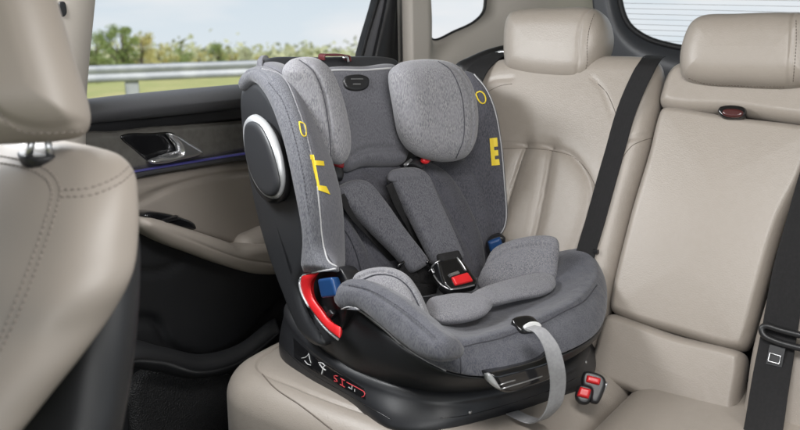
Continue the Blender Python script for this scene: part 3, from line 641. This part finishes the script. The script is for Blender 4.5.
low=pad('lower_door_panel',fd(-.015),[(20,205),(60,212),(140,225),(200,243),(270,258),(330,262),(430,250),(440,420),(300,460),(120,470),(-60,470),(-60,240)],DARKT,dr,front=.02,back=.03,r=.02,N=260,M=60,ctr=(180,350),seams=[([(118,268),(150,270),(170,262),(185,245)],.008,.008,0),([(120,318),(150,320),(165,345),(210,358),(250,330),(275,300)],.01,.012,0)])
pk=ribbon('door_pocket',[ox(p,DX+.05) for p in((100,345),(128,340),(160,350),(200,356),(240,345),(275,318))],[ox(p,DX+.09) for p in((95,410),(125,365),(160,362),(200,372),(240,362),(280,332))],DARKT,dr,bulge=.015,thick=.03)
gr_=pad('speaker_grille',fd(.01),[(128,410),(126,390),(135,374),(155,364),(185,361),(215,366),(235,382),(240,410),(235,440),(200,470),(150,470),(132,440)],mat('speaker_mesh',(.012,.012,.013),.6,voro=(350,.9,.0025)),dr,front=.015,back=.02,r=.02,N=120,M=24)
# window glass + frame
GLS=mat('window_glass',(1,1,1),.0,trans=1.0)
_b=GLS.node_tree.nodes['Principled BSDF'];_b.inputs['IOR'].default_value=1.01;_b.inputs['Specular IOR Level'].default_value=.3
fr_=Fr(V((DX-.05,0,0)),X)
def pane(name,frx,outl,par,t=.003):
    O=cr([frx.uv(p) for p in outl],True,60);vs=[frx.w(u,v,t/2) for u,v in O]+[frx.w(u,v,-t/2) for u,v in O];n=60
    return link(name,vs,[tuple(range(n)),tuple(range(2*n-1,n-1,-1))]+[(i+n,(i+1)%n+n,(i+1)%n,i) for i in range(n)],GLS,par,smooth=False)
pane('window_pane',fr_,[(60,-40),(60,105),(200,96),(370,80),(385,20),(390,-40),(200,-60)],dr)
wf=ribbon('window_frame',[ox(p,DX-.03) for p in((361,62),(368,35),(376,8),(383,-20),(388,-45))],[ox(p,DX-.02) for p in((378,62),(382,35),(386,8),(392,-20),(396,-45))],mat('charcoal_frame',(.10,.10,.108),.5,bump=[(300,.1,.001)]),dr,bulge=.008,thick=.02)
ribbon('frame_seal',[ox(p,DX-.025) for p in((358.5,62),(366,35),(374,8),(381,-20),(386,-45))],[ox(p,DX-.025) for p in((362,62),(369,35),(377,8),(384,-20),(389,-45))],SEAL,dr,bulge=.004,thick=.02)
ribbon('frame_seal',[ox(p,DX-.01) for p in((372,66),(379,35),(385,8),(390,-20),(393,-45))],[ox(p,DX+.0) for p in((404,66),(404,35),(404,8),(406,-20),(408,-45))],PLB,dr,bulge=.012,thick=.05,seams=[(.55,.004,.01)])
# ================================================================== PILLARS and rear trim
cp_=empty('rear_pillar',V((-1.3,1.9,.9)),'beige rear pillar trim around the small side window behind the far head restraint','car pillar')
def band(name,frx,outer,inner,m,par,h=.02,hin=-.03,n=160,k=14,pw=1.0):
    A=cr([frx.uv(p) for p in outer],True,n);B=cr([frx.uv(p) for p in inner],True,n)
    ang=lambda P,c:np.arctan2(P[:,1]-c[1],P[:,0]-c[0])
    c=B.mean(0)
    # pair points by direction from the opening's centre
    def bydir(P):
        a=ang(P,c);o=np.argsort(a);a=a[o];P=P[o];q=np.linspace(-math.pi,math.pi,n,endpoint=False)
        aa=np.concatenate([a-2*math.pi,a,a+2*math.pi]);PP=np.vstack([P,P,P]);return np.array([np.interp(q,aa,PP[:,i]) for i in(0,1)]).T
    A=bydir(A);B=bydir(B);vs=[];fs=[]
    for i in range(k+1):
        s=i/k
        e=h*(1-max(0,(s-.6)/.4)**2)+hin*max(0,(s-.6)/.4)**2 if True else 0
        if i==0:e=h-.03
        for a,b in zip(A,B):
            ss=s if s<.6 else .6+(s-.6)*1.0
            q=a*(1-ss)+b*ss;vs.append(frx.w(q[0],q[1],e))
    for i in range(k):
        for j in range(n):
            a=i*n+j;b=i*n+(j+1)%n;fs.append((a,b,b+n,a+n))
    # solid back
    k0=len(vs);vs+=[frx.w(a[0],a[1],h-.05) for a in A]+[frx.w(b[0],b[1],hin-.01) for b in B]
    for j in range(n):
        j2=(j+1)%n;fs.append((k0+j2,k0+j,j,j2));fs.append((k0+j,k0+j2,k0+n+j2,k0+n+j));fs.append((k*n+j,k*n+j2,k0+n+j2,k0+n+j)[::-1])
    return link(name,vs,fs,m,par)
fq=Fr(V((DX+.0,0,0)),X)
CTR=TRIM
ftrim=Fr(V((-1.24,1.9,1.2)),(X*.93-Y*.36))
win=[(437,40),(434,10),(433,-40),(440,-50),(480,-50),(491,-35),(491,0),(489,12),(480,22),(460,32)]
band('pillar_trim',ftrim,[(404,120),(403,60),(402,0),(402,-60),(450,-80),(540,-75),(596,-60),(606,20),(596,80),(540,105),(450,130)],win,TRIMP,cp_,h=.03,hin=-.02)
tube('window_gasket',[ftrim.w(*ftrim.uv(p),-.022) for p in win],.004,SEAL,cp_,closed=True,n=120)
pane('quarter_window',Fr(ftrim.o-ftrim.n*.03,ftrim.n),[(430,50),(428,-60),(500,-60),(500,5),(480,35)],cp_)
pad('belt_bezel',Fr(V((-.9,1.80,1.1)),(X*.5-Y*.7+Z*.4)),[(455,66),(470,57),(490,49),(512,45),(540,48),(540,62),(505,60),(488,64),(475,78),(460,80)],PLB,cp_,front=.02,back=.03,r=.02,N=90,M=18,ctr=(490,58))
tube('bezel_clip',[onsb(p,-.05) for p in((492,55),(503,52),(511,54))],.004,CHR,cp_)
# rear window (tailgate)
tg_=empty('tailgate_window',V((-.3,2.25,.9)),'rear window with heating wires and dark frame behind the head restraints','rear window')
fw=Fr(V((0,2.25,1.2)),V((0,-.95,.0)))
rw=[(618,-30),(620,5),(628,25),(645,38),(670,46),(710,52),(800,60),(900,66),(1000,70),(1020,-30),(1000,-120),(800,-120),(640,-110)]
band('window_frame',fw,[(594,-30),(594,5),(600,40),(606,70),(640,100),(700,110),(800,120),(900,130),(1060,140),(1080,-30),(1040,-160),(800,-180),(600,-160)],rw,mat('tailgate_dark_trim',(.045,.048,.055),.4,bump=[(300,.1,.001)]),tg_,h=.02,hin=-.01)
tube('window_gasket',[fw.w(*fw.uv(p),-.005) for p in rw],.008,SEAL,tg_,closed=True,n=160)
gp=pane('rear_pane',Fr(V((0,2.28,1.2)),V((0,-1,0))),[(600,-40),(600,10),(620,60),(700,75),(1030,90),(1040,-140),(620,-140)],tg_)
buf=([],[])
for i in range(26):
    z=oy((700,60),2.27).z-.01+i*.013;a=oy((600,0),2.27);b=oy((1010,0),2.27);tube('',[V((a.x,2.272,z)),V((b.x,2.272,z))],.0005,None,sides=4,smoothp=False,into=buf)
link('heating_wires',buf[0],buf[1],mat('heating_wire',(.55,.55,.56),.6),tg_)
# front-side pillar (left)
bp=empty('door_pillar',V((-1.28,.8,1.0)),'beige door pillar trim rising behind the blurred front head restraint','car pillar')
ribbon('pillar_trim',[ox(p,DX+.03) for p in((20,-30),(15,40),(15,160))],[ox(p,DX+.03) for p in((96,-30),(91,20),(87,60),(84,100),(83,160))],TRIMP,bp,bulge=.03,thick=.05)
pad('height_adjuster_slot',Fr(V((DX+.06,0,0)),X),[(58,3),(64,2),(66,14),(62,17)],PLB,bp,front=.003,back=.01,r=.002,N=30,M=8)
# ================================================================== FRONT SEAT
fs_=empty('front_seat',oz((60,330),.4),'blurred beige leather front seat with head restraint and dark back shell at the left edge','car seat')
FN=(V((-.62,-.76,.12))).normalized()
def ff(d,x=60,y=260): 
    o=CAM+ray(x,y)*.95;return Fr(o+FN*d,(CF*-.85+CR*.35+Z*.05))
# backrest as a loft of horizontal sections around a reclined spine: front face turned away (to the left), side bolster towards camera
def sect(rx,y,d,k=.14,wl=.50):
    """one section: right silhouette pixel (rx,y) at depth d"""
    r=CAM+ray(rx,y)*d
    ux=-X;uy=Y
    pts=[]
    for t in np.linspace(0,2*math.pi,16,endpoint=False):
        c,s=math.cos(t),math.sin(t);e=.62
        pts.append((math.copysign(abs(c)**e,c)*wl/2,math.copysign(abs(s)**e,s)*k/2))
    # place so that the section's extreme along +CR is at r
    def tanx(q):
        v=r+X*q[0]+Y*q[1]-CAM;return v.dot(CR)/v.dot(CF)
    best=max(pts,key=tanx);c=r-X*best[0]-Y*best[1]
    for _ in range(3):
        best=max(pts,key=lambda q:(c+X*q[0]+Y*q[1]-CAM).dot(CR)/(c+X*q[0]+Y*q[1]-CAM).dot(CF));c=r-X*best[0]-Y*best[1]
    return [c+X*a+Y*b for a,b in pts]
secs=[sect(-12,470,.74,.12),sect(22,430,.75,.12),sect(54,390,.77,.13),sect(86,350,.79,.135),sect(113,312,.81,.14),sect(132,275,.82,.14),sect(138,235,.84,.13),sect(138,200,.855,.115),sect(134,172,.87,.095),sect(120,156,.88,.07,.46),sect(96,149,.885,.045,.38),sect(66,146,.89,.02,.3)]
fb=loft('backrest',secs,LEAF,fs_,n=128,k=8)
ss=[sect(x,y,d,.10,.46) for x,y,d in((114,470,.84),(124,420,.85),(131,380,.86),(137,330,.87),(140,285,.88),(140,245,.89),(134,210,.895))]
loft('back_shell',ss,PLK,fs_,n=96,k=6)
# seams on it
Tf=bvh(fb)
seam('seat_stitching',Tf,[[(0,163),(25,168),(45,178),(52,190),(44,225),(28,270),(12,310),(0,340)],[(0,156),(28,162),(50,172),(60,188),(52,225),(36,270),(18,315),(0,352)],[(58,190),(90,188),(118,176),(129,166)],[(60,197),(92,195),(122,182),(133,172)]],.0008,STIS,fb,.0003,dash=.006)
# dark hard shell on the rear of the seat
# head restraint
hsec=[]
FHR2=Fr(CAM+ray(30,70)*.86,(CF*-.9+CR*.15+Z*.1))
fh=pad('head_restraint',FHR2,[(-70,-40),(0,-50),(45,-30),(60,10),(72,50),(84,88),(90,110),(90,124),(82,135),(60,140.5),(20,143.5),(-20,145),(-70,145),(-110,100),(-110,20)],LEAF,fs_,front=.05,back=.05,r=.045,N=200,M=44,seams=[([(-60,110),(0,108),(8,120),(25,130),(55,134),(85,127)],.003,.003)])
seam('head_restraint_stitching',bvh(fh),[[(0,113),(8,124),(24,132),(50,133),(84,131)]],.0007,STIS,fh,.0003,dash=.006)
for a,b in(((32,140),(28,160)),((48,140),(50,160))):
    tube('head_restraint_post',[CAM+ray(*a)*.86,CAM+ray(*b)*.87],.0035,CHR,fs_,smoothp=False)
h_=hit(Tf,(40,156))
if h_: pad('post_collar',Fr(h_[0],Z,up=Y),[(18,153),(30,149),(50,148),(62,151),(58,157),(40,160),(24,159)],PLB,fs_,front=.002,back=.01,r=.003,N=60,M=10)
rf=empty('unseen_car_roof',V((-.3,1.1,1.6)),'unseen flat beige roof lining over the cabin, added to block light from above','car roof')
box('roof_lining',V((-.3,1.15,1.58)),X*1.1,Y*1.35,Z*.02,TRIM,rf,bev=.2)  # out of view, added to keep overhead sky light out of the cabin
# ================================================================== BODY: floor
def sheet(name,pts,z,m,kind='structure',t=None):
    o=link(name,[V((x,y,z)) for x,y in pts],[tuple(range(len(pts)))],m,None,smooth=False,loc=(0,0,0));tag(o,kind=kind);return o
fl=box('floor_and_block_walls',V((-.3,1.2,.2)),X*1.05,Y*1.3,Z*.02,mat('black_carpet',(.012,.012,.013),.95,bump=[(300,.6,.004)]),None,bev=.1);tag(fl,kind='structure')
DKM=mat('black_trim',(.02,.02,.021),.7,bump=[(300,.3,.001)])
for o_ in (box('floor_and_block_walls',V((1.02,.9,.55)),X*.03,Y*1.5,Z*.36,DKM,None),box('floor_and_block_walls',V((-.15,-.95,.6)),X*1.15,Y*.05,Z*.42,DKM,None),box('floor_and_block_walls',V((-.2,2.2,.6)),X*1.15,Y*.05,Z*.36,DKM,None)):tag(o_,kind='structure')  # unseen cabin walls, added to block low light and darken the footwell
# ================================================================== OUTSIDE
GRS=mat('roadside_grass',(.26,.29,.09),.9,var=[(.9,(.58,.50,.25),.8),(.25,(.24,.32,.09),.7),(6,(.33,.32,.12),.5)],bump=[(8,.6,.1)])
# hilltop verge falling away to a far plain on every side
prof=[(0,0),(3,0),(6.5,-.02),(9,-.2),(14,-.75),(25,-1.9),(60,-5.4),(150,-14.6),(500,-50),(2500,-250)]
vs=[];fs=[];q=len(prof);na=96
for i in range(na):
    a=2*math.pi*i/na
    for r,z in prof:vs.append(V((r*math.cos(a),r*math.sin(a),z+(0 if r<8 else .004*r*math.sin(a*9+r*.2)))))
for i in range(na):
    for j in range(q-1):
        a=i*q+j;b=((i+1)%na)*q+j
        fs.append((a,a+1,b+1,b))
g=link('ground',vs,fs,GRS,None);tag(g,kind='structure')
# guard rail
GALV=mat('galvanised_steel',(.22,.24,.265),.5,metal=.15,var=[(4,(.40,.42,.44),.5)])
ra=oz((88,66.0),.62);rb_=oz((250,60.5),.62)
# pull to a sensible distance by construction of height
dirr=(rb_-ra).normalized();nrm=V((-dirr.y,dirr.x,0));
if nrm.dot(CAM-ra)<0:nrm=-nrm
gr=empty('guard_rail',V((ra.x,ra.y,0)),'grey steel crash barrier beside the road, seen through the door window','guard rail')
print('rail',ra,rb_)
Hh=(oz((88,66),.62)-CAM).dot(CF)*17/900
secp=[(0,0),(.035,-.03*1),(.06,-.09),(.04,-.15),(.0,-.19),(.0,-.22),(.04,-.26),(.06,-.32),(.035,-.37),(0,-.40)]
sc_=Hh/.40*1.0
def rail_at(s):
    return [ra+dirr*s+nrm*(a*sc_)+Z*(b*sc_) for a,b in secp]+[ra+dirr*s+nrm*(a*sc_-.012)+Z*(b*sc_) for a,b in secp[::-1]]
vs=[];fs=[];st=np.linspace(-12,24,19)
for s in st:vs+=rail_at(s)
q=len(secp)*2
for i in range(len(st)-1):
    for j in range(q):fs.append((i*q+j,i*q+(j+1)%q,(i+1)*q+(j+1)%q,(i+1)*q+j))
link('beam',vs,fs,GALV,gr)
pp=oz((132,80),.5);s0=(pp-ra).dot(dirr)
for k in range(-3,6):
    c=ra+dirr*(s0+k*4.0)-nrm*.06;box('post',V((c.x,c.y,-.25)),dirr*.05,nrm*.04,Z*.85,GALV,gr,bev=.1)
# trees
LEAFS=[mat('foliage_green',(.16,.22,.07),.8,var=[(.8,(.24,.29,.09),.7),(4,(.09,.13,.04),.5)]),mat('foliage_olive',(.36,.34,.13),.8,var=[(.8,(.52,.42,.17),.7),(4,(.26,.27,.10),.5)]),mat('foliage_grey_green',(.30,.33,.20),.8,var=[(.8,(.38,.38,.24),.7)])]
BARK=mat('bark',(.07,.055,.04),.9,bump=[(10,.6,.03)])
def tree(px,ytop,ybase,dist,wpx,mi,label):
    P=CAM+ray(px,ybase)*dist;Ht=(ybase-ytop)/FPX*dist;Wd=wpx/FPX*dist
    o=empty('tree',P,label,'tree','trees beyond the guard rail')
    buf=([],[]);tube('',[P-Z*Ht*.5,P+Z*Ht*.3,P+Z*Ht*.8+X*Ht*.04],[Ht*.05,Ht*.04,Ht*.03,Ht*.015],None,into=buf,sides=7,n=8)
    for i in range(6):
        a=random.uniform(0,6.28);h=random.uniform(.15,.5)*Ht
        tube('',[P+Z*h,P+Z*(h+Ht*.18)+V((math.cos(a),math.sin(a),0))*Wd*.25,P+Z*(h+Ht*.3)+V((math.cos(a),math.sin(a),0))*Wd*.4],[Ht*.018,Ht*.012,Ht*.006],None,into=buf,sides=5,n=6)
    link('trunk',buf[0],buf[1],BARK,o)
    rs_=np.random.RandomState(int(px*7+ytop));cl=[]
    for i in range(26):
        t=rs_.uniform(0,1);a=rs_.uniform(0,6.283);rad=Wd*.5*math.sin(math.pi*min(1,.18+.82*(1-t)**.8))*rs_.uniform(.15,1)
        cl.append((P+Z*(Ht*(.02+.86*t))+V((math.cos(a)*rad,math.sin(a)*rad,0)),Ht*rs_.uniform(.07,.17)))
    vs=[];fs=[]
    for c,r in cl:
        for k in range(150):
            d=rs_.normal(size=3);d/=np.linalg.norm(d);p=c+V(d)*r*rs_.uniform(.2,.95);s=Ht*rs_.uniform(.010,.024)
            u=V(rs_.normal(size=3)).normalized();w=u.orthogonal().normalized();i=len(vs)
            vs+=[p-u*s,p+w*s*.6,p+u*s,p-w*s*.6];fs.append((i,i+1,i+2,i+3))
    link('crown',vs,fs,LEAFS[mi],o,smooth=False);return o
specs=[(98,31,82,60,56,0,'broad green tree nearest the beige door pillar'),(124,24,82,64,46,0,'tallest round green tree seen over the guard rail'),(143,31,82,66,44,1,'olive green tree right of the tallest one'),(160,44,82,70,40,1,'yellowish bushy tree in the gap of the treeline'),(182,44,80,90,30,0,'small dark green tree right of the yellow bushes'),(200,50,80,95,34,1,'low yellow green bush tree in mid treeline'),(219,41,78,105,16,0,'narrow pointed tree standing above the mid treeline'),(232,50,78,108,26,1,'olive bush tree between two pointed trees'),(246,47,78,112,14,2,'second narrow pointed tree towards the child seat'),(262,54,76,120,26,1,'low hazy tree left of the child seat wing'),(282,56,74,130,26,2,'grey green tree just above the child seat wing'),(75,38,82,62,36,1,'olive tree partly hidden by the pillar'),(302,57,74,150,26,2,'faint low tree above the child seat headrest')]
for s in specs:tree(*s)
# scattered shrubs, far-off wood as one mass
rs_=np.random.RandomState(3);vs=[];fs=[]
for i in range(500):
    px=rs_.uniform(20,420);d=rs_.uniform(120,220);p=CAM+ray(px,rs_.uniform(60,68))*d+Z*0
    for k in range(30):
        q=p+V(rs_.normal(size=3))*1.3;s=rs_.uniform(.3,.6);u=V(rs_.normal(size=3)).normalized();w=u.orthogonal().normalized();j=len(vs)
        vs+=[q-u*s,q+w*s*.6,q+u*s,q-w*s*.6];fs.append((j,j+1,j+2,j+3))
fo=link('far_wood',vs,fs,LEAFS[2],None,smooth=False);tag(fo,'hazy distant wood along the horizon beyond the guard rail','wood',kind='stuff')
# ================================================================== CAMERA, LIGHT, WORLD
cam=bpy.data.cameras.new('camera');co_=bpy.data.objects.new('camera',cam);COL.objects.link(co_);S.camera=co_
cam.sensor_width=36;cam.lens=36*FPX/800;cam.clip_end=6000;cam.clip_start=.05;co_.location=CAM
from mathutils import Matrix
m=Matrix((CR,CU,-CF)).transposed();co_.rotation_euler=m.to_euler()
cam.dof.use_dof=True;cam.dof.focus_distance=1.55;cam.dof.aperture_fstop=6.0
def area(name,loc,tgt,sx,sy,e,col=(1,1,1)):
    l=bpy.data.lights.new(name,'AREA');l.shape='RECTANGLE';l.size=sx;l.size_y=sy;l.energy=e;l.color=col
    o=bpy.data.objects.new(name,l);COL.objects.link(o);o.location=loc;o.rotation_euler=(V(tgt)-V(loc)).to_track_quat('-Z','Y').to_euler();return o
area('windshield_light',(.85,-.75,1.5),(-.4,1.4,.75),1.2,.5,11,(1,.985,.965))
area('added_overhead_light',(-.25,.75,1.55),(-.5,1.25,.7),.5,.4,15,(1,.99,.98))  # added lamp just under the closed roof, brightens upward-facing surfaces
area('door_window_light',(-1.2,.72,1.54),(-.6,1.3,.75),.5,.35,18,(.97,.985,1))
sun=bpy.data.lights.new('sun','SUN');sun.energy=4.5;sun.angle=math.radians(8);sun.color=(1,.96,.9)
so=bpy.data.objects.new('sun',sun);COL.objects.link(so);so.rotation_euler=V((-.75,.2,-.7)).to_track_quat('-Z','Y').to_euler()
W=bpy.data.worlds.new('World');S.world=W;W.use_nodes=True;nt=W.node_tree;bg=nt.nodes['Background'];bg.inputs[1].default_value=1
tc=nt.nodes.new('ShaderNodeTexCoord');sx=nt.nodes.new('ShaderNodeSeparateXYZ');nt.links.new(tc.outputs['Generated'],sx.inputs[0])
rp_=nt.nodes.new('ShaderNodeValToRGB');mr=nt.nodes.new('ShaderNodeMapRange');mr.inputs[1].default_value=-.2;mr.inputs[2].default_value=1;nt.links.new(sx.outputs[2],mr.inputs[0]);nt.links.new(mr.outputs[0],rp_.inputs[0])
cr_=rp_.color_ramp;cr_.elements[0].position=.0;cr_.elements[0].color=(.16,.17,.17,1);cr_.elements[1].position=1;cr_.elements[1].color=(.22,.34,.52,1)
for p,c in((.02,(.18,.19,.19,1)),(.05,(.78,.82,.84,1)),(.12,(.70,.78,.84,1)),(.25,(.52,.65,.77,1))):
    e=cr_.elements.new(p);e.color=c
n=nt.nodes.new('ShaderNodeTexNoise');n.inputs['Scale'].default_value=2.6;n.inputs['Detail'].default_value=7;mp=nt.nodes.new('ShaderNodeMapping');mp.inputs['Scale'].default_value=(1,1,5);nt.links.new(tc.outputs['Generated'],mp.inputs[0]);nt.links.new(mp.outputs[0],n.inputs[0])
m2=nt.nodes.new('ShaderNodeMapRange');m2.inputs[1].default_value=.42;m2.inputs[2].default_value=.58;nt.links.new(n.outputs['Fac'],m2.inputs[0])
mx=nt.nodes.new('ShaderNodeMix');mx.data_type='RGBA';nt.links.new(m2.outputs[0],mx.inputs[0]);nt.links.new(rp_.outputs[0],mx.inputs[6]);mx.inputs[7].default_value=(.84,.86,.88,1)
nt.links.new(mx.outputs[2],bg.inputs[0])
S.view_settings.view_transform='Standard';S.view_settings.look='None';S.view_settings.exposure=0;S.view_settings.gamma=1
S.render.engine='CYCLES'
